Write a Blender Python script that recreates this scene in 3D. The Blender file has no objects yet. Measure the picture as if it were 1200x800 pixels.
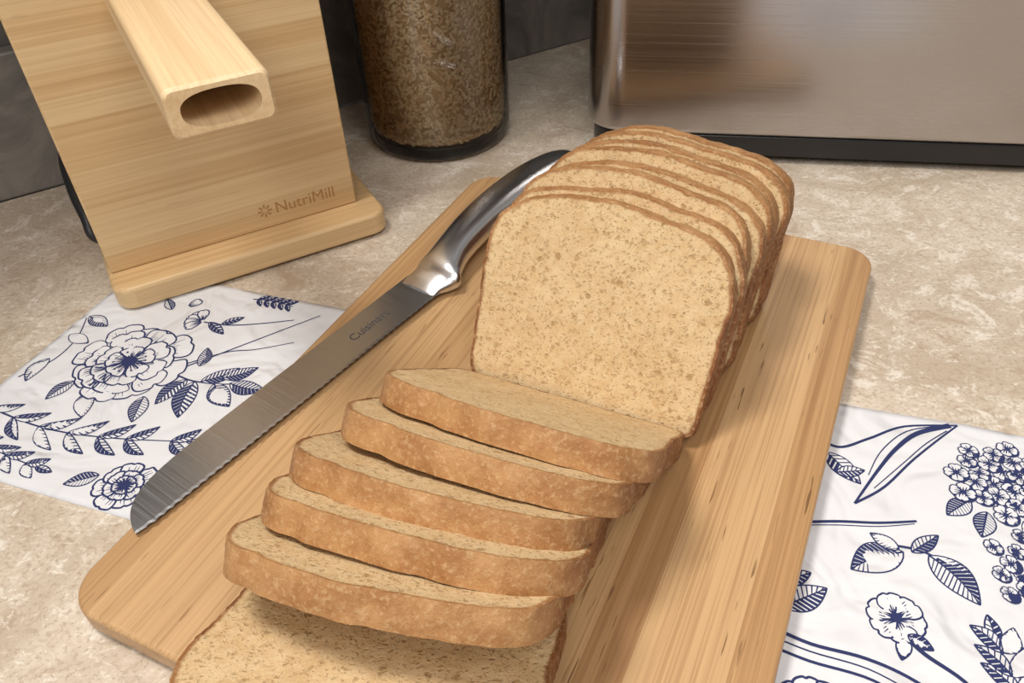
import bpy, bmesh, math, random
import numpy as np
from mathutils import Vector, Matrix, noise as mn
random.seed(7)
col=bpy.context.scene.collection
scene=bpy.context.scene
try: scene.view_settings.view_transform='Standard'
except Exception: pass

# ---------------- camera ----------------
f=950.0; CH=0.363
th=math.radians(40.35); ph=math.radians(2.86)
F=Vector((0,math.cos(th),-math.sin(th))); U0=Vector((0,math.sin(th),math.cos(th))); R0=Vector((1,0,0))
R=math.cos(ph)*R0-math.sin(ph)*U0; U=math.cos(ph)*U0+math.sin(ph)*R0
cam=bpy.data.cameras.new("camera"); co=bpy.data.objects.new("camera",cam); col.objects.link(co)
co.matrix_world=Matrix(((R.x,U.x,-F.x,0),(R.y,U.y,-F.y,0),(R.z,U.z,-F.z,CH),(0,0,0,1)))
cam.sensor_width=36; cam.lens=36*f/1200; cam.clip_start=0.01
scene.camera=co

# ---------------- helpers ----------------
def empty(name,M=None):
    o=bpy.data.objects.new(name,None); o.empty_display_size=0.02; col.objects.link(o)
    if M is not None: o.matrix_basis=M
    return o
def mkobj(name,me,mats,parent=None,M=None,smooth=True):
    o=bpy.data.objects.new(name,me); col.objects.link(o)
    for m in (mats if isinstance(mats,(list,tuple)) else [mats]): me.materials.append(m)
    if smooth:
        me.polygons.foreach_set("use_smooth",[True]*len(me.polygons))
    if parent is not None: o.parent=parent
    if M is not None: o.matrix_basis=M
    return o
def pydata(name,v,fc):
    me=bpy.data.meshes.new(name); me.from_pydata([tuple(a) for a in v],[],fc); me.update(); return me
def frame(o,x,y,z):
    x=Vector(x);y=Vector(y);z=Vector(z);o=Vector(o)
    return Matrix(((x.x,y.x,z.x,o.x),(x.y,y.y,z.y,o.y),(x.z,y.z,z.z,o.z),(0,0,0,1)))
def rotz(o,deg):
    return Matrix.Translation(Vector(o))@Matrix.Rotation(math.radians(deg),4,'Z')
def rrect(x0,y0,x1,y1,r,n=10):
    pts=[]
    for cx,cy,a in ((x1-r,y0+r,-90),(x1-r,y1-r,0),(x0+r,y1-r,90),(x0+r,y0+r,180)):
        for i in range(n+1):
            t=math.radians(a+90*i/n); pts.append((cx+r*math.cos(t),cy+r*math.sin(t)))
    return pts
def prism(name,pts,z0,z1,mat,parent=None,M=None,bev=0.0,seg=3):
    n=len(pts)
    v=[(p[0],p[1],z0) for p in pts]+[(p[0],p[1],z1) for p in pts]
    fc=[list(range(n))[::-1],[n+i for i in range(n)]]+[[i,(i+1)%n,n+(i+1)%n,n+i] for i in range(n)]
    me=pydata(name,v,fc); o=mkobj(name,me,mat,parent,M)
    if bev>0:
        b=o.modifiers.new("bevel",'BEVEL'); b.width=bev; b.segments=seg; b.limit_method='ANGLE'; b.angle_limit=math.radians(40)
    w=o.modifiers.new("wn",'WEIGHTED_NORMAL'); w.keep_sharp=True
    return o
def lathe(name,prof,mat,parent=None,M=None,n=96):
    v=[];fc=[]
    m=len(prof)
    for i in range(n):
        a=2*math.pi*i/n
        for r,z in prof: v.append((r*math.cos(a),r*math.sin(a),z))
    for i in range(n):
        j=(i+1)%n
        for k in range(m-1): fc.append([i*m+k,j*m+k,j*m+k+1,i*m+k+1])
    me=pydata(name,v,fc); return mkobj(name,me,mat,parent,M)
def catmull(P,n=12,closed=False):
    out=[];m=len(P)
    rng=range(m) if closed else range(m-1)
    for i in rng:
        if closed: p0,p1,p2,p3=P[(i-1)%m],P[i],P[(i+1)%m],P[(i+2)%m]
        else: p0,p1,p2,p3=P[max(i-1,0)],P[i],P[i+1],P[min(i+2,m-1)]
        for k in range(n):
            t=k/n
            out.append(tuple(0.5*((2*b)+(-a+c)*t+(2*a-5*b+4*c-d)*t*t+(-a+3*b-3*c+d)*t**3) for a,b,c,d in zip(p0,p1,p2,p3)))
    if not closed: out.append(tuple(P[-1]))
    return out
def resample(P,n):
    P=np.array(P); Q=np.vstack([P,P[:1]]); d=np.r_[0,np.cumsum(np.hypot(*np.diff(Q,axis=0).T))]
    s=np.linspace(0,d[-1],n,endpoint=False); return np.c_[np.interp(s,d,Q[:,0]),np.interp(s,d,Q[:,1])]
def sstep(x,a,b):
    t=min(1,max(0,(x-a)/(b-a))); return t*t*(3-2*t)
# ---- material DSL
class MT:
    def __init__(s,name):
        s.m=bpy.data.materials.new(name); s.m.use_nodes=True; s.nt=s.m.node_tree; s.b=s.nt.nodes["Principled BSDF"]
        s.co=s.nt.nodes.new("ShaderNodeTexCoord").outputs["Object"]
    def n(s,t,props=None,**inp):
        nd=s.nt.nodes.new("ShaderNode"+t)
        for k,v in (props or {}).items(): setattr(nd,k,v)
        for k,v in inp.items():
            key=int(k[1:]) if k[0]=='i' and k[1:].isdigit() else k.replace('_',' ')
            sk=nd.inputs[key]
            if isinstance(v,bpy.types.NodeSocket): s.nt.links.new(v,sk)
            else: sk.default_value=v
        return nd
    def map(s,scale,vec=None,loc=(0,0,0),rot=(0,0,0)):
        return s.n("Mapping",Vector=vec or s.co,Scale=scale,Location=loc,Rotation=rot).outputs[0]
    def noise(s,vec,scale=1,detail=3,rough=.5,dist=0):
        return s.n("TexNoise",Vector=vec,Scale=scale,Detail=detail,Roughness=rough,Distortion=dist).outputs[0]
    def math(s,op,a,b=0.0,clamp=False):
        return s.n("Math",{"operation":op,"use_clamp":clamp},i0=a,i1=b).outputs[0]
    def mr(s,v,a,b,c=0.0,d=1.0):
        return s.n("MapRange",{"interpolation_type":"SMOOTHSTEP"},Value=v,i1=a,i2=b,i3=c,i4=d).outputs[0]
    def mix(s,fac,a,b):
        nd=s.nt.nodes.new("ShaderNodeMix"); nd.data_type='RGBA'
        for sk,v in ((nd.inputs[0],fac),(nd.inputs[6],a),(nd.inputs[7],b)):
            if isinstance(v,bpy.types.NodeSocket): s.nt.links.new(v,sk)
            elif isinstance(v,(tuple,list)): sk.default_value=(*v[:3],1)
            else: sk.default_value=v
        return nd.outputs[2]
    def set(s,**k):
        for a,v in k.items():
            sk=s.b.inputs[a.replace('_',' ')]
            if isinstance(v,bpy.types.NodeSocket): s.nt.links.new(v,sk)
            elif isinstance(v,(tuple,list)): sk.default_value=(*v[:3],1)
            else: sk.default_value=v
        return s
    def bump(s,h,strength=.3,dist=.001,prev=None):
        nd=s.n("Bump",Height=h,Strength=strength,Distance=dist)
        if prev: s.nt.links.new(prev,nd.inputs["Normal"])
        s.nt.links.new(nd.outputs[0],s.b.inputs["Normal"]); return nd.outputs[0]
def simple(name,c,rough=.5,metal=0.0,**k):
    return MT(name).set(Base_Color=c,Roughness=rough,Metallic=metal,**k).m

def bamboo(name,light,mid,dark,strip=.02,axis=0,rough=.4,dash=.6,zs=.05,fine=.42,sv=.6):
    t=MT(name)
    sc=[190,190,190]; sc[axis]=2.2
    g=t.noise(t.map(sc),1,5,.65)
    sc2=[800,800,800]; sc2[axis]=8
    g2=t.noise(t.map(sc2),1,2,.5)
    sep=t.n("SeparateXYZ",Vector=t.co).outputs
    oth=[1,0,1][axis]
    u=t.math('FLOOR',t.math('DIVIDE',sep[oth],strip)); w=t.math('FLOOR',t.math('DIVIDE',sep[2 if axis!=2 else 0],zs))
    wn=t.n("TexWhiteNoise",{"noise_dimensions":"2D"},Vector=t.n("CombineXYZ",X=u,Y=w).outputs[0]).outputs[0]
    c=t.mix(t.mr(g,.3,.7),dark,mid)
    c=t.mix(t.math('MULTIPLY',wn,sv),c,light)
    sc3=[520,520,520]; sc3[axis]=45
    d=t.mr(t.noise(t.map(sc3,loc=(3,7,1)),1,1,.5),.66,.73)
    sc4=[60,60,60]; sc4[axis]=10
    dm=t.mr(t.noise(t.map(sc4,loc=(1,2,3)),1,2,.5),.45,.65)
    c=t.mix(t.math('MULTIPLY',t.math('MULTIPLY',d,dm),dash),c,[x*.5 for x in dark])
    c=t.mix(t.math('MULTIPLY',t.mr(g2,.45,.72),fine),c,dark)
    t.set(Base_Color=c,Roughness=rough,Specular_IOR_Level=.45)
    t.bump(g2,.08,.0005)
    return t.m
M_board=bamboo("bamboo_board",(.64,.415,.21),(.49,.285,.128),(.31,.155,.062),.0205,0,.34,.85,.0052,.5,.75)
M_mill=bamboo("bamboo_mill",(.79,.60,.34),(.71,.49,.255),(.54,.335,.15),.5,0,.42,.25,.017,.4,.5)
M_mill_v=bamboo("bamboo_mill_side",(.80,.58,.33),(.72,.48,.25),(.58,.34,.15),.03,1,.42,.2)
M_spout=bamboo("bamboo_spout",(.84,.66,.42),(.78,.58,.33),(.62,.40,.20),.03,1,.42,.15)

def stone():
    t=MT("laminate_stone")
    a=t.noise(t.co,9,8,.7,1.2); b=t.noise(t.map((1,1,1),loc=(5,2,0)),30,7,.72,.8); d=t.noise(t.co,330,3,.6)
    b2=t.noise(t.map((1,1.6,1),loc=(2,9,0)),75,6,.75,1.6)
    c=t.mix(t.mr(a,.35,.65),(.50,.405,.305),(.67,.575,.465))
    c=t.mix(t.mr(b,.53,.64,0,.8),c,(.80,.73,.63))
    c=t.mix(t.mr(b,.34,.45,.75,0),c,(.42,.315,.22))
    c=t.mix(t.mr(b2,.55,.63,0,.65),c,(.83,.76,.67))
    c=t.mix(t.mr(b2,.37,.44,.6,0),c,(.43,.325,.235))
    v=t.n("TexVoronoi",{"feature":"DISTANCE_TO_EDGE"},Vector=t.n("VectorMath",{"operation":"ADD"},i0=t.co,i1=t.n("TexNoise",Vector=t.co,Scale=14,Detail=4).outputs[1]).outputs[0],Scale=7).outputs[0]
    c=t.mix(t.mr(v,0,.03,.3,0),c,(.44,.33,.24))
    c=t.mix(t.mr(d,.5,.68,0,.6),c,(.37,.275,.195))
    t.set(Base_Color=c,Roughness=.42,Specular_IOR_Level=.4); t.bump(d,.05,.0005); return t.m
M_counter=stone()
def greystone(name,c1,c2):
    t=MT(name); a=t.noise(t.co,14,8,.7,1.0)
    t.set(Base_Color=t.mix(t.mr(a,.3,.7),c1,c2),Roughness=.35); return t.m
M_splash=greystone("backsplash_stone",(.12,.11,.10),(.24,.215,.185))
def tile():
    t=MT("wall_tile"); a=t.noise(t.co,10,6,.6)
    br=t.n("TexBrick",Vector=t.n("Mapping",Vector=t.co,Rotation=(math.radians(90),0,0)).outputs[0],Color1=(.10,.09,.08,1),Color2=(.13,.115,.10,1),Mortar=(.2,.19,.17,1),Scale=5.0).outputs[0]
    t.set(Base_Color=t.mix(t.math('MULTIPLY',a,.4),br,(.07,.06,.055)),Roughness=.35); return t.m
M_tile=tile()

def bread():
    t=MT("bread")
    rnd=t.n("ObjectInfo").outputs["Random"]
    off=t.n("VectorMath",{"operation":"SCALE"},i0=(3.1,5.7,2.3)); t.nt.links.new(rnd,off.inputs["Scale"])
    P=t.n("VectorMath",{"operation":"ADD"},i0=t.co,i1=off.outputs[0]).outputs[0]
    wob=t.n("TexNoise",Vector=P,Scale=320,Detail=2).outputs[1]
    wv=t.n("VectorMath",{"operation":"SCALE"},i0=wob,Scale=.0045).outputs[0]
    Pd=t.n("VectorMath",{"operation":"ADD"},i0=P,i1=wv).outputs[0]
    def pores(scale,mx,soft,pw=2.2,loc=(0,0,0)):
        v=t.n("TexVoronoi",Vector=t.map((1,1,.8),Pd,loc),Scale=scale,Randomness=1.0)
        r=t.n("SeparateColor",Color=v.outputs["Color"]).outputs[0]
        thr=t.math('MULTIPLY',t.math('POWER',r,pw),mx)
        return t.math('MULTIPLY',t.math('SUBTRACT',thr,v.outputs["Distance"]),soft,True)
    p1=pores(370,.62,3.0,1.9); p2=pores(700,.70,3.0,1.5,(.3,.1,0)); p3=pores(180,.40,5,3.4,(.7,.2,.4))
    pore=t.math('MAXIMUM',t.math('MAXIMUM',t.math('MULTIPLY',p1,.8),t.math('MULTIPLY',p2,.6)),p3)
    n1=t.noise(P,45,5,.65); n2=t.noise(P,1100,3,.7); n3=t.noise(P,420,3,.6); n4=t.noise(P,170,4,.6)
    cr=t.mix(t.mr(n1,.3,.7),(.55,.365,.175),(.63,.445,.235))
    cr=t.mix(t.mr(n4,.4,.65,0,.5),cr,(.69,.53,.31))
    cr=t.mix(t.mr(n2,.4,.8,0,.5),cr,(.78,.62,.41))
    cr=t.mix(t.mr(n3,.6,.76,0,.2),cr,(.42,.235,.095))
    cr=t.mix(t.math('MULTIPLY',pore,.68),cr,(.33,.185,.068))
    geo=t.n("Attribute",{"attribute_name":"tone"}).outputs["Fac"]
    c1=t.mix(t.mr(n1,.3,.7),(.15,.05,.016),(.27,.105,.035))
    c2=t.mix(t.mr(n1,.35,.65),(.33,.150,.052),(.46,.245,.10))
    ck=t.mix(geo,c1,c2)
    ck=t.mix(t.mr(n4,.5,.7,0,.35),ck,(.54,.32,.145))
    ck=t.mix(t.mr(n3,.5,.68,0,.4),ck,(.62,.42,.22))
    ck=t.mix(t.mr(n2,.5,.75,0,.4),ck,(.20,.078,.027))
    at=t.n("Attribute",{"attribute_name":"crust"}).outputs["Fac"]
    fac=t.mr(t.math('ADD',at,t.math('MULTIPLY',t.math('SUBTRACT',n3,.5),.6)),.2,.75)
    t.set(Base_Color=t.mix(fac,cr,ck),Roughness=t.mr(fac,0,1,.9,.55),Specular_IOR_Level=.3)
    h=t.math('SUBTRACT',t.math('MULTIPLY',n2,.25),t.math('MULTIPLY',pore,t.math('SUBTRACT',1.0,t.math('MULTIPLY',fac,.85))))
    b=t.bump(h,.55,.0011)
    t.bump(t.math('ADD',n3,n4),.3,.0013,b)
    return t.m
M_bread=bread()

# ---------------- room / counter ----------------
wd=Vector((.8630,.5045,0)); wn_=Vector((-.5045,.8630,0)); W0=Vector((-.458,.657,0))
def box(name,o,x,y,L,D,z0,z1,mat,bev=0,parent=None):
    return prism(name,[(0,0),(L,0),(L,D),(0,D)],z0,z1,mat,parent,frame(o,x,y,(0,0,1)),bev)
corner=W0+wd*1.05
A1=W0-wd*.9; wr=-wn_; B1=corner+wr*1.35
prism("countertop",[(A1.x,A1.y),(A1.x+.25,-.45),(B1.x,-.45),(B1.x,B1.y),(corner.x,corner.y)],-.04,0,M_counter)
box("wall_back",W0-wd*1.0+wn_*.019,wd,wn_,2.07,.05,-.04,1.5,M_tile)
box("backsplash",W0-wd*.9,wd,wn_,1.95,.018,.0,.125,M_splash,.003)
box("wall_right",corner+wd*.001,wr,wd,1.4,.05,-.04,1.5,M_tile)
shade_box_mat=simple("shade_box_brown",(.16,.11,.075),.5)
box("unseen_shade_box",W0-wd*.9+wn_*.018,wd,-wn_,1.9,.24,.60,1.15,shade_box_mat,.004)  # out-of-view cabinet-sized box, added to shade the back wall

# ---------------- cutting board ----------------
BC=Vector((.0205,.358,0))
prism("cutting_board",rrect(-.2295,-.163,.2295,.163,.022,14),.0032,.018,M_board,None,rotz(BC,62.9),.0028,4)

# ---------------- towel ----------------
td=Vector((.9367,-.3502,0)); tp=Vector((-.3502,-.9367,0))
T0=Vector((-.294,.536,0)); TL=.74; TWD=.205
def tz(a,b):
    m=sstep(a,.545,.60)+ (1-sstep(a,.05,.10))*sstep(b,.075,.13)
    return .0015+.00025*mn.noise(Vector((a*14,b*14,0)))+m*.0032*(mn.noise(Vector((a*15+2,b*9,5)))+.5)
t=MT("cotton_cloth"); w1=t.n("TexWave",{"wave_type":"BANDS","bands_direction":"X"},Vector=t.co,Scale=900.0).outputs[1]; w2=t.n("TexWave",{"wave_type":"BANDS","bands_direction":"Y"},Vector=t.co,Scale=900.0).outputs[1]
cw=t.noise(t.map((1,1,0)),20,2,.5,1.2)
t.set(Base_Color=(.72,.715,.73),Roughness=.9,Specular_IOR_Level=.15); t.bump(t.math('ADD',w1,w2),.15,.0003,t.bump(cw,.75,.012)); M_cloth=t.m
M_ink=simple("navy_print",(.018,.027,.105),.85)
TM=frame(T0,td,-tp,(0,0,1))
nx,ny=180,50; v=[];fc=[]
for j in range(ny+1):
    for i in range(nx+1):
        a=TL*i/nx;b=TWD*j/ny
        ja=.0012*mn.noise(Vector((b*20,3,a*2))) if i in (0,nx) else 0
        jb=.0012*mn.noise(Vector((a*18,7,b))) if j in (0,ny) else 0
        v.append((a+ja,-b+jb,tz(a,b)))
k=len(v)
for p in list(v): v.append((p[0],p[1],.0001))
W=nx+1
for j in range(ny):
    for i in range(nx):
        q=j*W+i; fc.append([q,q+W,q+W+1,q+1])
for i in range(nx): fc.append([i,i+1,k+i+1,k+i]); q=ny*W+i; fc.append([q,k+q,k+q+1,q+1])
for j in range(ny): q=j*W; fc.append([q,k+q,k+q+W,q+W]); q=j*W+nx; fc.append([q,q+W,k+q+W,k+q])
towel=mkobj("tea_towel",pydata("tea_towel",v,fc),M_cloth,None,TM)
# printed floral pattern, in towel coordinates (millimetres along, millimetres down)
class Print:
    def __init__(s): s.v=[];s.f=[];s.mi=[];s.lay=0;s.k=1.15
    def add(s,pts,mi):
        st=len(s.v)
        for (x,y) in pts:
            a,b=x/1000,y/1000
            s.v.append((a,-b,tz(a,b)+.00018+s.lay*.000003+(.0000016 if mi==0 else 0)))
        s.f.append(list(range(st,st+len(pts)))); s.mi.append(mi)
    def stroke(s,P,w0=1.0,w1=None,sm=True):
        if w1 is None: w1=w0
        w0*=s.k; w1*=s.k
        P=catmull(P,6) if sm and len(P)>2 else P
        n=len(P); L=[];Rr=[]
        for i,(x,y) in enumerate(P):
            x0,y0=P[max(i-1,0)];x1,y1=P[min(i+1,n-1)]; d=math.hypot(x1-x0,y1-y0) or 1; nx_,ny_=-(y1-y0)/d,(x1-x0)/d
            w=(w0+(w1-w0)*i/(n-1))/2; L.append((x+nx_*w,y+ny_*w)); Rr.append((x-nx_*w,y-ny_*w))
        for i in range(n-1): s.add([L[i],L[i+1],Rr[i+1],Rr[i]],0)
    def leaf(s,b,tp_,wd_,bend=0.0,dark=.8,light=.25,k=9,flip=1):
        bx,by=b;tx,ty=tp_; L=math.hypot(tx-bx,ty-by); ux,uy=(tx-bx)/L,(ty-by)/L; px_,py_=-uy*flip,ux*flip
        def pt(t,o): 
            c=bend*L*math.sin(math.pi*t); return (bx+ux*L*t+px_*(c+o),by+uy*L*t+py_*(c+o))
        def prof(t): return wd_*math.sin(math.pi*min(1,t)**.85)**.9
        m=14; T=[i/m for i in range(m+1)]
        up=[pt(t,prof(t)) for t in T]; dn=[pt(t,-prof(t)) for t in T]
        s.lay=(s.lay%8)+1
        for i in range(m): s.add([up[i],up[i+1],dn[i+1],dn[i]],1)
        s.stroke(up,.7,.7,False); s.stroke(dn,.7,.7,False); s.stroke([pt(t,0) for t in T],1.0,.5,False)
        for sd,cov in ((1,dark),(-1,light)):
            for i in range(k):
                t0=.08+.84*i/k; w=.84/k*cov; sh=.12
                q=[pt(t0,0),pt(t0+w,0),pt(min(1,t0+w+sh),sd*prof(min(1,t0+w+sh))*.97),pt(min(1,t0+sh),sd*prof(min(1,t0+sh))*.97)]
                s.add(q if sd<0 else q[::-1],0)
    def petal(s,c,ang,r0,r1,w,hatch=5,seed=0,ink=.9,hl=(.35,.75)):
        rs=random.Random(seed); cx,cy=c; ux,uy=math.cos(ang),math.sin(ang); px_,py_=-uy,ux
        prof=[(0,.25),(.2,.55),(.45,.9),(.7,1.0),(.86,.85),(.95,.55),(.99,.25),(.93+rs.uniform(-.03,.02),0)]
        up=[(r0+(r1-r0)*a,w*b) for a,b in prof]; pts=up+[(a,-b*rs.uniform(.85,1.1)) for a,b in up[-2::-1]]
        pts=catmull(pts,4); Q=[(cx+ux*a+px_*b,cy+uy*a+py_*b) for a,b in pts]
        s.lay+=1
        mid=(cx+ux*(r0+r1)/2,cy+uy*(r0+r1)/2)
        for i in range(len(Q)-1): s.add([mid,Q[i],Q[i+1]],1)
        s.stroke(Q,ink,ink,False)
        for h in range(hatch):
            o=(h-(hatch-1)/2)/(hatch/2)*.8; e1=rs.uniform(*hl)
            s.stroke([(cx+ux*r0+px_*o*w*.4,cy+uy*r0+py_*o*w*.4),(cx+ux*(r0+(r1-r0)*e1*.6)+px_*o*w*.78,cy+uy*(r0+(r1-r0)*e1*.6)+py_*o*w*.78),(cx+ux*(r0+(r1-r0)*e1)+px_*o*w*.9,cy+uy*(r0+(r1-r0)*e1)+py_*o*w*.9)],.9,.25)
    def disk(s,c,r,mi=0,n=14):
        s.add([(c[0]+r*math.cos(2*math.pi*i/n),c[1]+r*math.sin(2*math.pi*i/n)) for i in range(n)],mi)
    def flower(s,c,r,seed=1,big=True):
        s.lay=9
        layers=((.5,1.0,8,.33,0),(.38,.84,7,.30,.4),(.2,.64,6,.26,.1),(.1,.42,5,.19,.5)) if big else ((.3,1.0,7,.36,0),(.15,.66,6,.28,.4),(.08,.4,5,.18,.1))
        for (a,b,n,w,rot) in layers:
            for i in range(n):
                s.petal(c,rot+2*math.pi*i/n+random.Random(seed+i).uniform(-.12,.12),r*a,r*b*random.Random(seed*3+i).uniform(.86,1.08),r*w,8 if r*b>22 else 5,seed*31+i+n,1.1,(.4,.85))
        s.lay+=1; s.disk(c,r*.13)
        for i in range(16):
            a=2*math.pi*i/16; s.stroke([(c[0]+r*.1*math.cos(a),c[1]+r*.1*math.sin(a)),(c[0]+r*.26*math.cos(a),c[1]+r*.26*math.sin(a))],.8,.6); s.disk((c[0]+r*.27*math.cos(a),c[1]+r*.27*math.sin(a)),r*.025,0,6)
    def cluster(s,c,r,n=24,seed=3):
        rs=random.Random(seed); s.lay=9
        for i in range(n):
            rr=r*math.sqrt((i+.5)/n)*rs.uniform(.85,1.12); a=i*2.399; q=(c[0]+rr*math.cos(a),c[1]+rr*math.sin(a)); f0=r*rs.uniform(.2,.27); ro=rs.uniform(0,1.5)
            s.disk((q[0]+.8,q[1]+.8),f0*.98)
            for k in range(4): s.petal(q,ro+k*math.pi/2,.2,f0,f0*.5,3,seed+i*5+k,.6)
            s.lay+=1; s.disk(q,f0*.22,0,8)
    def fern(s,P,n,ln,w,both=True,taper=.5,ang=.75,dark=.85,light=.3):
        Q=catmull(P,12); s.lay=0; s.stroke(P,1.3,.6); m=len(Q)
        for i in range(n):
            q=int((i+.6)/n*(m-2)); x,y=Q[q]; x2,y2=Q[q+1]; a=math.atan2(y2-y,x2-x); l=ln*(1-taper*abs(i/n-.35)*1.4)
            for sd in ((1,-1) if both else (1,)):
                b=a+sd*ang; s.leaf((x,y),(x+l*math.cos(b),y+l*math.sin(b)),w,.10*sd,dark,light,6,sd)
        b=math.atan2(Q[-1][1]-Q[-4][1],Q[-1][0]-Q[-4][0]); s.leaf(Q[-1],(Q[-1][0]+ln*.7*math.cos(b),Q[-1][1]+ln*.7*math.sin(b)),w*.8,0,dark,light,4)
PR=Print()
# left end of the towel
PR.stroke([(104,93),(125,68),(148,40),(171,12)],1.2,.7); PR.stroke([(108,84),(128,66),(146,58),(168,44)],1.0,.6)
PR.stroke([(108,96),(122,98),(140,96),(150,93)],1.3,.8)
for b,tp_,w in (((118,98),(112,124),6.2),((124,98),(134,130),7.4),((138,96),(160,112),7.2),((148,93),(174,92),6.4),((128,97),(146,78),5.6),((118,84),(112,66),4.6),((140,90),(158,74),5.4)):
    PR.leaf(b,tp_,w,.06,.9,.5,9)
PR.leaf((100,120),(108,142),6); PR.leaf((62,127),(74,148),6,.05); PR.leaf((46,122),(40,142),5,.05)
PR.flower((68,94),40,5)
PR.stroke([(92,42),(112,40),(134,32),(155,22)],1.1,.7); PR.leaf((96,41),(114,50),3.6,0,.9,.6,5); PR.leaf((106,40),(118,29),3.2,0,.9,.6,5)
PR.lay=0
for a in (-2.6,-3.1,2.7,2.2,-2.1): PR.petal((90,41),a,1,13,4.2,4,int(a*10)+50)
PR.fern([(4,158),(50,163),(100,158),(152,146)],7,26,3.6,True,.4,.6,.9,.35)
PR.fern([(22,180),(48,188),(76,190)],4,18,3.2,True,.4,.6,.9,.35)
PR.flower((138,186),19,9,False); PR.leaf((118,184),(102,196),5)
PR.leaf((5,60),(26,66),5.5); PR.leaf((6,82),(26,86),5,0,.9,.3); PR.leaf((12,108),(14,132),5.5,.1); PR.lay=0; PR.stroke([(6,130),(16,108),(14,84),(4,62)],1,.7)
PR.stroke([(112,8),(126,6),(146,8)],1.0,.6)
for x in (116,122,128,134,140): PR.leaf((x,7),(x+7,1),1.8,0,1,.5,3); PR.leaf((x,7),(x+6,14),1.8,0,1,.5,3)
PR.lay=0; PR.petal((70,30),-1.2,1,11,4,3,4); PR.leaf((60,36),(48,26),3.6)
# right end of the towel
PR.lay=0
PR.stroke([(512,30),(528,38),(545,26),(565,10),(594,2)],1.8,1.2); PR.stroke([(594,2),(582,18),(568,38),(553,62),(538,78)],1.0,1.4)
PR.stroke([(590,3),(572,14),(560,30),(550,50),(538,78)],3.4,1.0); PR.stroke([(586,4),(566,14),(552,34),(545,55)],.8,.5); PR.stroke([(588,8),(576,22),(564,40),(548,64)],.7,.5)
PR.leaf((522,44),(541,63),6.2,0,.7,.3,7); PR.leaf((528,58),(543,52),4,0,.7,.3,6)
for b,tp_ in (((596,60),(584,74)),((604,66),(600,84)),((622,66),(632,80))): PR.leaf(b,tp_,5.5)
PR.cluster((614,40),25,24,3)
PR.lay=0; PR.stroke([(512,99),(530,93),(550,88),(569,82)],1.7,1.3); PR.stroke([(512,101),(530,95.5),(550,90.5),(568,84)],.6,.5)
PR.stroke([(556,101),(570,101),(582,106)],1.5,1)
PR.leaf((562,104),(537,122),9,.06,.85,.3,12); PR.leaf((574,103),(596,126),8.5,.06,.85,.3,12,-1); PR.leaf((566,103),(579,89),4.2,0,.9,.3,7); PR.leaf((560,103),(546,96),4,0,.9,.3,7)
PR.cluster((622,98),20,16,8)
PR.leaf((506,154),(526,137),7,0,.7,.3,9); PR.leaf((504,140),(518,130),4.5,0,.8,.3,6)
PR.lay=0; PR.stroke([(561,152),(570,160),(586,169),(598,182)],2.2,1.4)
for i in range(6): PR.petal((558,144),2*math.pi*i/6+.2,1.5,13.5,6.2,6,70+i,.9,(.4,.8))
PR.lay+=1; PR.disk((558,144),2.8); PR.leaf((563,152),(574,157),3.4,0,1,.9,4); PR.leaf((562,153),(560,166),3.4,0,1,.9,4)
PR.fern([(612,184),(607,164),(602,144)],4,20,4.4,True,.3,.65,.8,.25)
PR.lay=0; PR.stroke([(500,166),(520,170),(545,170),(566,175),(590,188)],1.7,1.4); PR.stroke([(500,176),(520,179),(548,180),(572,190)],1.4,1.2); PR.stroke([(500,171),(520,174),(546,175),(568,182)],.8,.6)
PR.flower((522,202),16,12,False); PR.leaf((548,186),(572,200),7)
PR.fern([(650,30),(660,70),(662,110)],6,16,3.4); PR.flower((690,120),32,15); PR.fern([(640,190),(670,180),(705,182)],5,15,3)
me=pydata("print",PR.v,PR.f)
pr_=mkobj("print",me,[M_ink,M_cloth],towel,None,False); pr_.data.polygons.foreach_set("material_index",PR.mi)

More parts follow.
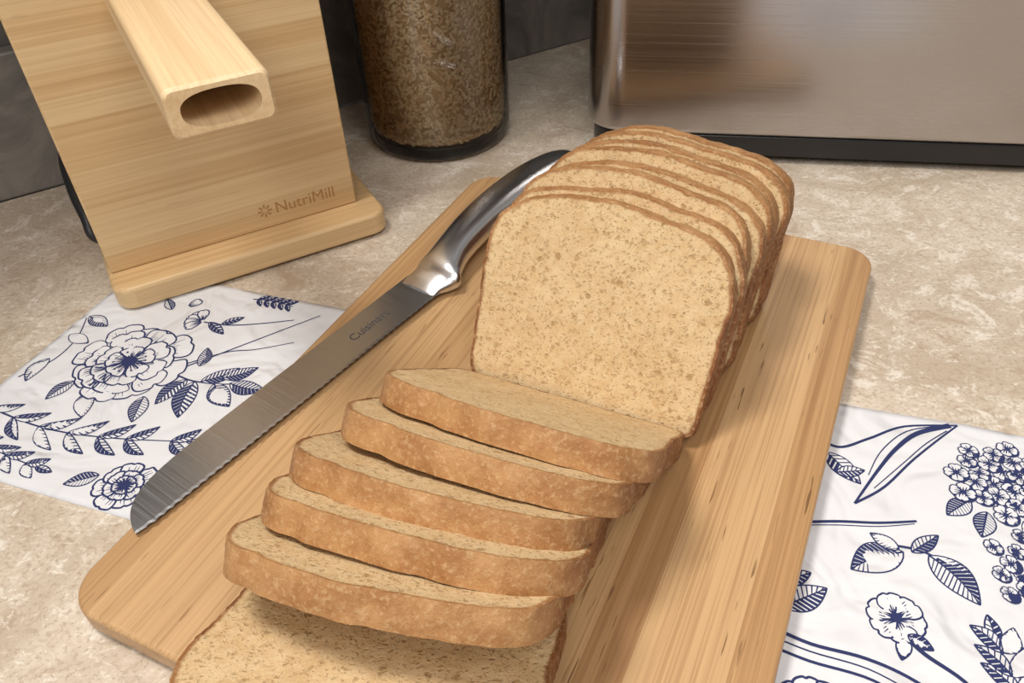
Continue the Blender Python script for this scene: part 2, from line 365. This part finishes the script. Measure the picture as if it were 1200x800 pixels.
# ---------------- bread ----------------
half=[(0,0),(.030,.0003),(.058,.0),(.0675,.002),(.0712,.009),(.0718,.03),(.0728,.06),(.0735,.078),(.0722,.0895),(.0675,.1005),(.0580,.1095),(.043,.1155),(.022,.119),(0,.1205)]
OUT=[(x,y) for x,y in half]+[(-x,y) for x,y in half[-2:0:-1]]
OUTL=resample(catmull(OUT,14,True),200)
def make_slice(name,M,parent=None,thick=.012,sw=1,sh=1,seed=0,dent=None,bulge=.0008,rough=1.0):
    n=200
    cx,cy=0,.06
    v=[];at=[];tn=[];fc=[]
    dent=dent or []
    def outl(i,w):
        x,y=OUTL[i]
        dx,dy=x-cx,y-cy; L=math.hypot(dx,dy)
        a=mn.noise(Vector((x*28+seed*7.3,y*28,seed)))*.0024+mn.noise(Vector((x*110,y*110,w*110+seed)))*.0010*rough+mn.noise(Vector((x*420,y*420,w*420+seed)))*.0005*rough
        for (ds,dw,dd) in dent:
            if y>.085: a-=dd*math.exp(-((x-ds)/dw)**2)
        k=(L+a)/L
        X=(cx+dx*k)*sw; Y=(cy+dy*k)
        if Y<.004: Y=max(Y,0)
        return X,Y*sh
    rings=[1,.988,.975,.96,.93,.88,.8,.7,.58,.45,.32,.18,.06]
    cat=[.97,.80,.52,.24,.04,0,0,0,0,0,0,0,0]
    def addring(s,w,c):
        r=[]
        for i in range(n):
            X,Y=outl(i,w if s==1 else (0 if w<thick/2 else thick))
            x=X*s; y=cy*sh+(Y-cy*sh)*s
            ww=w
            if s<1: ww+=mn.noise(Vector((x*200,y*200,w*100+seed)))*.0004+mn.noise(Vector((x*25,y*25,w*90+seed)))*.0008*(1-s*s)
            v.append((x,ww,y)); at.append(c); tn.append(min(1,max(0,(y/sh-.070)/.04))*(1 if s==1 else .8)); r.append(len(v)-1)
        return r
    def face(w,flip):
        rr=[addring(s,w,c) for s,c in zip(rings,cat)]
        for a,b in zip(rr,rr[1:]):
            for i in range(n):
                j=(i+1)%n; q=[a[i],a[j],b[j],b[i]]; fc.append(q if not flip else q[::-1])
        fc.append(rr[-1] if not flip else rr[-1][::-1]); return rr[0]
    face(0,False); A=addring(1,0,.85)
    side=[A]
    ns=8
    for q in range(1,ns):
        w=thick*q/ns; r=[]
        bl=bulge*math.sin(math.pi*q/ns)**.6
        for i in range(n):
            X,Y=outl(i,w); L=math.hypot(X,Y-cy*sh); s=1+bl/L
            v.append((X*s,w,max(0,cy*sh+(Y-cy*sh)*s) if Y<.004 else cy*sh+(Y-cy*sh)*s)); at.append(1.0 if 1<q<ns-1 else .9); tn.append(min(1,max(0,(Y/sh-.070)/.04))); r.append(len(v)-1)
        side.append(r)
    face(thick,True); B=addring(1,thick,.85); side.append(B)
    for a,b in zip(side,side[1:]):
        for i in range(n):
            j=(i+1)%n; fc.append([a[j],a[i],b[i],b[j]])
    me=pydata(name,v,fc)
    for nm,d in (("crust",at),("tone",tn)):
        A_=me.attributes.new(nm,'FLOAT','POINT'); A_.data.foreach_set("value",d)
    return mkobj(name,me,M_bread,parent,M)
Z=Vector((0,0,1))
def yawed(deg):
    a=math.radians(deg); s=Vector((math.cos(a),math.sin(a),0)); ee=Vector((-math.sin(a),math.cos(a),0)); return s,ee
loaf=empty("bread_loaf")
base=Vector((.0345,.3365,.018)); along=0
NS=8; thk=.0142
shs=[.995,.97,.98,.94,.945,.905,.89,.86]; als=[30,28.5,27,25.5,24,23,22,21]; yw=[-27.6,-27,-28.6,-28,-29.2,-28.5,-30,-29.5]; sx=[0,.0015,-.0005,.003,.0035,.003,.006,.007]
for i in range(NS):
    al=math.radians(als[i]); s,ee=yawed(yw[i])
    s0,e0_=yawed(-27.6)
    tdir=ee*math.sin(al)+Z*math.cos(al); wdir=ee*math.cos(al)-Z*math.sin(al)
    o=base+e0_*along+Z*(thk*math.sin(al)+.0002)+s0*sx[i]
    make_slice("slice_%d"%(i+1),frame(o,s,wdir,tdir),loaf,thk,1.0,shs[i],100+i,[(.03,.03,.003)],.0009)
    if i<NS-1: along+=(thk+.0012)/math.cos(al)+.116*(math.sin(al)-math.sin(math.radians(als[i+1])))
fronts=[(-.0143,.2479,-26.5,39),(-.0307,.2280,-25,39),(-.0486,.2064,-22,39),(-.0546,.1849,-20,39),(-.0648,.1627,-17,38)]
for i,(x,y,yaw,be) in enumerate(fronts):
    s,ee=yawed(yaw); b=math.radians(be); tdir=-ee*math.cos(b)+Z*math.sin(b); wdir=ee*math.sin(b)+Z*math.cos(b)
    o=Vector((x,y,0))+ee*(.118*math.cos(b)); o.z=.0188
    make_slice("bread_slice",frame(o,-s,wdir,tdir),None,.0146,.985,.975,200+i,[(.035+.004*i,.006,.0026),(-.03,.01,-.001),(-.045+.01*i,.005,.0014)],.0004)
for i,(x,y,z,yaw,be) in enumerate([(-.050,.219,.0188,-14,24),(-.064,.192,.0188,-12,9)]):
    s,ee=yawed(yaw); b=math.radians(be); tdir=-ee*math.cos(b)+Z*math.sin(b); wdir=ee*math.sin(b)+Z*math.cos(b)
    make_slice("bread_slice",frame((x,y,z),-s,wdir,tdir),None,.0140,1,.97,300+i,[],.0003)

# ---------------- knife ----------------
t=MT("brushed_blade"); g=t.noise(t.map((900,8,8)),1,3,.6)
t.set(Base_Color=(.50,.51,.53),Metallic=1.0,Roughness=t.mr(g,.2,.8,.26,.38)); t.bump(g,.03,.0002); M_blade=t.m
M_chrome=simple("satin_steel",(.70,.71,.73),.25,1.0)
M_mark=simple("etched_mark",(.08,.08,.09),.5)
tip=Vector((-.199,.262,.0205)); heel=Vector((-.0460,.458,.0235))
kx=(heel-tip).normalized(); ky=Z.cross(kx).normalized(); kz=kx.cross(ky)
knife=empty("bread_knife",frame(tip,kx,ky,kz)); BL=(heel-tip).length
v=[];fc=[];n=960
for i in range(n+1):
    x=BL*i/n
    wmax=.0305+.002*(x/BL)
    sp=wmax*(1-math.exp(-((x+.0005)/.010)**.8))
    ph_=(x%.0055)/.0055; ser=.0010*math.sin(math.pi*ph_) if .006<x<BL-.008 else 0
    e0=ser+ (.0 if x>.01 else .002*(1-x/.01))
    sp=max(sp,e0+.0008)
    bev=min(e0*.7+.0022,sp*.6+e0*.4)
    v+= [(x,e0,.0008),(x,bev,.0010),(x,sp,.0011),(x,sp,-.0011),(x,bev,-.0006)]
for i in range(n):
    for k in range(5):
        a=i*5+k;b=i*5+(k+1)%5; fc.append([a,a+5,b+5,b])
fc.append([0,1,2,3,4]); fc.append([n*5+k for k in range(5)][::-1])
bl=mkobj("blade",pydata("blade",v,fc),M_blade,knife,None,False)
sec=[(-.010,.0165,.000,.0145,.0020),(-.003,.0155,.001,.0155,.0048),(.004,.0130,.002,.0172,.0070),(.010,.0115,.0045,.0190,.0088),(.018,.0135,.0070,.0160,.0096),(.034,.0165,.0105,.0142,.0102),(.060,.0185,.0145,.0150,.0106),(.092,.0185,.0175,.0160,.0112),(.128,.0160,.0195,.0166,.0114),(.158,.0125,.0190,.0158,.0108),(.175,.0105,.0172,.0130,.0092),(.182,.0098,.0160,.0078,.0058),(.184,.0096,.0157,.0008,.0008)]
secs=catmull(sec,8); v=[];fc=[];m=40
for (x,yc,zc,ry,rz) in secs:
    for k in range(m):
        a=2*math.pi*k/m; c_,s_=math.cos(a),math.sin(a)
        v.append((BL+x,yc+ry*math.copysign(abs(c_)**.85,c_),zc+rz*math.copysign(abs(s_)**.85,s_)))
for i in range(len(secs)-1):
    for k in range(m):
        j=(k+1)%m; fc.append([i*m+k,i*m+j,(i+1)*m+j,(i+1)*m+k])
fc.append(list(range(m))[::-1]); fc.append([(len(secs)-1)*m+k for k in range(m)])
mkobj("handle",pydata("handle",v,fc),M_chrome,knife)
def text(name,s,size,mat,parent,M,ext=.0001):
    c=bpy.data.curves.new(name,'FONT'); c.body=s; c.size=size; c.extrude=ext
    o=bpy.data.objects.new(name,c); col.objects.link(o); c.materials.append(mat); o.parent=parent; o.matrix_basis=M; return o
text("blade_marking","Cuisinart",.0095,M_mark,knife,Matrix.Translation((BL-.075,.014,.0011)))

# ---------------- jar ----------------
JC=Vector((-.061,.755,0))
def glass():
    m=bpy.data.materials.new("clear_glass"); m.use_nodes=True; nt=m.node_tree; nt.nodes.clear()
    o=nt.nodes.new("ShaderNodeOutputMaterial"); mx=nt.nodes.new("ShaderNodeMixShader"); tr=nt.nodes.new("ShaderNodeBsdfTransparent"); gl=nt.nodes.new("ShaderNodeBsdfGlossy"); fr=nt.nodes.new("ShaderNodeFresnel")
    tr.inputs[0].default_value=(.97,.98,.97,1); gl.inputs["Roughness"].default_value=.03; fr.inputs[0].default_value=1.5
    nt.links.new(fr.outputs[0],mx.inputs[0]);nt.links.new(tr.outputs[0],mx.inputs[1]);nt.links.new(gl.outputs[0],mx.inputs[2]);nt.links.new(mx.outputs[0],o.inputs[0]); return m
M_glass=glass()
jar=empty("wheat_berry_jar",Matrix.Translation(JC))
lathe("glass",[(0.0,.0005),(.058,.0005),(.066,.003),(.0695,.009),(.070,.02),(.070,.24),(.066,.255),(.056,.265),(.056,.28)],M_glass,jar)
lathe("glass_inner",[(0.0,.010),(.052,.0095),(.060,.010),(.0655,.014),(.0668,.022),(.0668,.24)],M_glass,jar)
lathe("lid",[(0.0,.281),(.059,.281),(.060,.283),(.060,.298),(.057,.301),(0,.301)],simple("lid_steel",(.6,.6,.6),.3,1.0),jar)
t=MT("wheat"); r=t.noise(t.co,350,2,.5); M_wheat=t.set(Base_Color=t.mix(t.mr(r,.35,.65),(.78,.53,.30),(.98,.80,.55)),Roughness=.5).m
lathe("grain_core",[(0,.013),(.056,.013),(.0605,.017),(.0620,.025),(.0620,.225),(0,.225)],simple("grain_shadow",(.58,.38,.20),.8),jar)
us,vs=8,5
tv=[(0,0,-1)]+[(math.sin(math.pi*j/vs)*math.cos(2*math.pi*i/us),math.sin(math.pi*j/vs)*math.sin(2*math.pi*i/us),-math.cos(math.pi*j/vs)) for j in range(1,vs) for i in range(us)]+[(0,0,1)]
tf=[]
for i in range(us): tf.append([0,1+(i+1)%us,1+i])
for j in range(vs-2):
    for i in range(us): a=1+j*us; tf.append([a+i,a+(i+1)%us,a+us+(i+1)%us,a+us+i])
a=1+(vs-2)*us
for i in range(us): tf.append([a+i,a+(i+1)%us,len(tv)-1])
TV=np.array(tv)*np.array([.0015,.0013,.0031]); V=[];Fc=[]
rs=np.random.RandomState(3); cnt=0
for g_ in range(7000):
    an=rs.uniform(0,2*math.pi); zz=rs.uniform(.016,.222); roll=rs.uniform(0,math.pi); tl=rs.uniform(-.3,.3)
    c_,s_=math.cos(roll),math.sin(roll)
    P=TV*rs.uniform(.85,1.15)
    tx=P[:,0]*c_+P[:,2]*s_; tz_=-P[:,0]*s_+P[:,2]*c_; rad=P[:,1]+P[:,2]*tl*.4
    rr=.0632+rs.uniform(-.0012,.0012)+rad
    if zz<.021: rr=rr-.0025
    ca,sa=math.cos(an),math.sin(an)
    V.append(np.c_[rr*ca-tx*sa, rr*sa+tx*ca, zz+tz_]); 
    Fc+= [[q+cnt for q in ff] for ff in tf]; cnt+=len(tv)
V=np.vstack(V)
mkobj("wheat_berries",pydata("wheat_berries",V.tolist(),Fc),M_wheat,jar)

# ---------------- grain mill ----------------
MA=27.0; mdx=Vector((math.cos(math.radians(MA)),math.sin(math.radians(MA)),0)); mdy=Vector((-mdx.y,mdx.x,0))
mill=empty("grain_mill",frame((-.283,.478,.0024),mdx,mdy,Z))
prism("base",rrect(-.003,0,.211,.20,.014,8),0,.019,M_mill,mill,None,.0035,4)
prism("front_panel",[(.0,0),(.194,0),(.194,.016),(.0,.016)],.019,.34,M_mill,mill,Matrix.Translation((0,.027,0)),.0015,2)
prism("body",[(.008,0),(.186,0),(.186,.13),(.008,.13)],.019,.335,M_mill_v,mill,Matrix.Translation((0,.043,0)),.002,2)
prism("back_panel",[(.0,0),(.194,0),(.194,.014),(.0,.014)],.019,.34,M_mill,mill,Matrix.Translation((0,.173,0)),.0015,2)
prism("hopper",rrect(.03,.03,.164,.16,.03,8),.34,.40,M_mill,mill,None,.004,3)
def ovalhole_beam():
    w,h,L=.049,.0245,.208
    rr=[tuple(p) for p in resample(rrect(-w/2,-h/2,w/2,h/2,.004,11),112)]
    n=len(rr)
    def sup(a): 
        c,s=math.cos(a),math.sin(a); return (.0185*math.copysign(abs(c)**.8,c),.0085*math.copysign(abs(s)**.8,s))
    inner=[sup(math.atan2(y/h,x/w)) for x,y in rr]
    v=[];fc=[]
    def ring(P,yy,s=1): 
        st=len(v); 
        for p in P: v.append((p[0]*s,yy,p[1]*s))
        return st
    i0=ring(rr,0); i1=ring(rr,-L+.002); i2=ring([(x*(w-.003)/w,y*(h-.003)/h) for x,y in rr],-L); i3=ring(inner,-L); i4=ring(inner,-L+.14)
    for a,b in ((i0,i1),(i1,i2),(i2,i3),(i3,i4)):
        for i in range(n):
            j=(i+1)%n; fc.append([a+i,b+i,b+j,a+j])
    fc.append([i4+i for i in range(n)]); fc.append([i0+i for i in range(n)])
    me=pydata("spout",v,fc); o=mkobj("spout",me,M_spout,mill,Matrix.Translation((.084,.030,.2075)),False)
ovalhole_beam()
M_logo=simple("engraved_logo",(.42,.22,.075),.6)
text("logo","NutriMill",.0135,M_logo,mill,frame((.128,.0269,.030),(1,0,0),(0,0,1),(0,-1,0)))
v=[];fc=[]
for k in range(8):
    a=math.pi*2*k/8; d=Vector((math.cos(a),0,math.sin(a))); q=Vector((-math.sin(a),0,math.cos(a)))
    st=len(v); c0=Vector((.120,.0267,.0345))
    v+= [c0+d*.002+q*.0004,c0+d*.002-q*.0004,c0+d*.0055-q*.0008,c0+d*.0055+q*.0008]; fc.append([st,st+1,st+2,st+3])
mkobj("logo_mark",pydata("logo_mark",v,fc),M_logo,mill,None,False)
def tube(name,pts,r,mat,parent=None,M=None):
    c=bpy.data.curves.new(name,'CURVE'); c.dimensions='3D'; c.bevel_depth=r; c.bevel_resolution=4
    s=c.splines.new('POLY'); P=catmull(pts,10); s.points.add(len(P)-1)
    for a,p in zip(s.points,P): a.co=(*p,1)
    o=bpy.data.objects.new(name,c); col.objects.link(o); c.materials.append(mat); o.parent=parent
    if M is not None: o.matrix_basis=M
    return o
M_black=simple("black_rubber",(.012,.012,.013),.45)
tube("power_cord",[(.009,.14,.085),(-.003,.12,.075),(-.005,.09,.06),(-.003,.065,.048),(-.002,.055,.038),(.010,.058,.028)],.0042,M_black,mill)

# ---------------- stainless appliance ----------------
ax=Vector((.983,-.186,0)).normalized(); ay=Vector((-ax.y,ax.x,0))
app=empty("bread_maker",frame((.076,.685,0),ax,ay,Z))
t=MT("brushed_stainless"); g=t.noise(t.map((3,3,700)),1,4,.65); g2=t.noise(t.co,6,2,.5)
t.set(Base_Color=(.47,.445,.435),Metallic=1.0,Roughness=t.math('ADD',t.mr(g,.2,.8,.13,.26),t.math('MULTIPLY',g2,.08))); t.bump(g,.03,.0003); M_st=t.m
M_blk=simple("black_plastic",(.012,.012,.013),.3)
prism("housing",rrect(0,0,.46,.27,.035,16),.027,.33,M_st,app,None,.006,4)
prism("base_plinth",rrect(.006,.004,.454,.266,.032,12),.007,.0265,M_blk,app,None,.002,2)
for k,(x,y) in enumerate(((.05,.05),(.41,.05),(.05,.22),(.41,.22))):
    lathe("foot_%d"%k,[(0,.0002),(.012,.0002),(.013,.002),(.013,.008),(0,.008)],M_blk,app,Matrix.Translation((x,y,0)),24)

# ---------------- lights ----------------
def area(name,loc,tgt,sz,p,c):
    L=bpy.data.lights.new(name,'AREA'); L.energy=p; L.size=sz; L.color=c; o=bpy.data.objects.new(name,L); col.objects.link(o)
    o.location=loc; d=Vector(tgt)-Vector(loc); o.rotation_euler=d.to_track_quat('-Z','Y').to_euler()
area("ceiling_light_main",(-.5,.42,1.6),(0,.38,0),.42,26,(1,.955,.89))
area("ceiling_light_second",(.5,-.4,1.75),(.1,.4,0),.6,8,(1,.96,.91))
area("ceiling_light_room",(-.3,-1.3,1.8),(0,.6,.1),.9,21,(1,.96,.91))
w=bpy.data.worlds.new("w"); scene.world=w; w.use_nodes=True; w.node_tree.nodes["Background"].inputs[0].default_value=(.97,.97,1,1); w.node_tree.nodes["Background"].inputs[1].default_value=.36
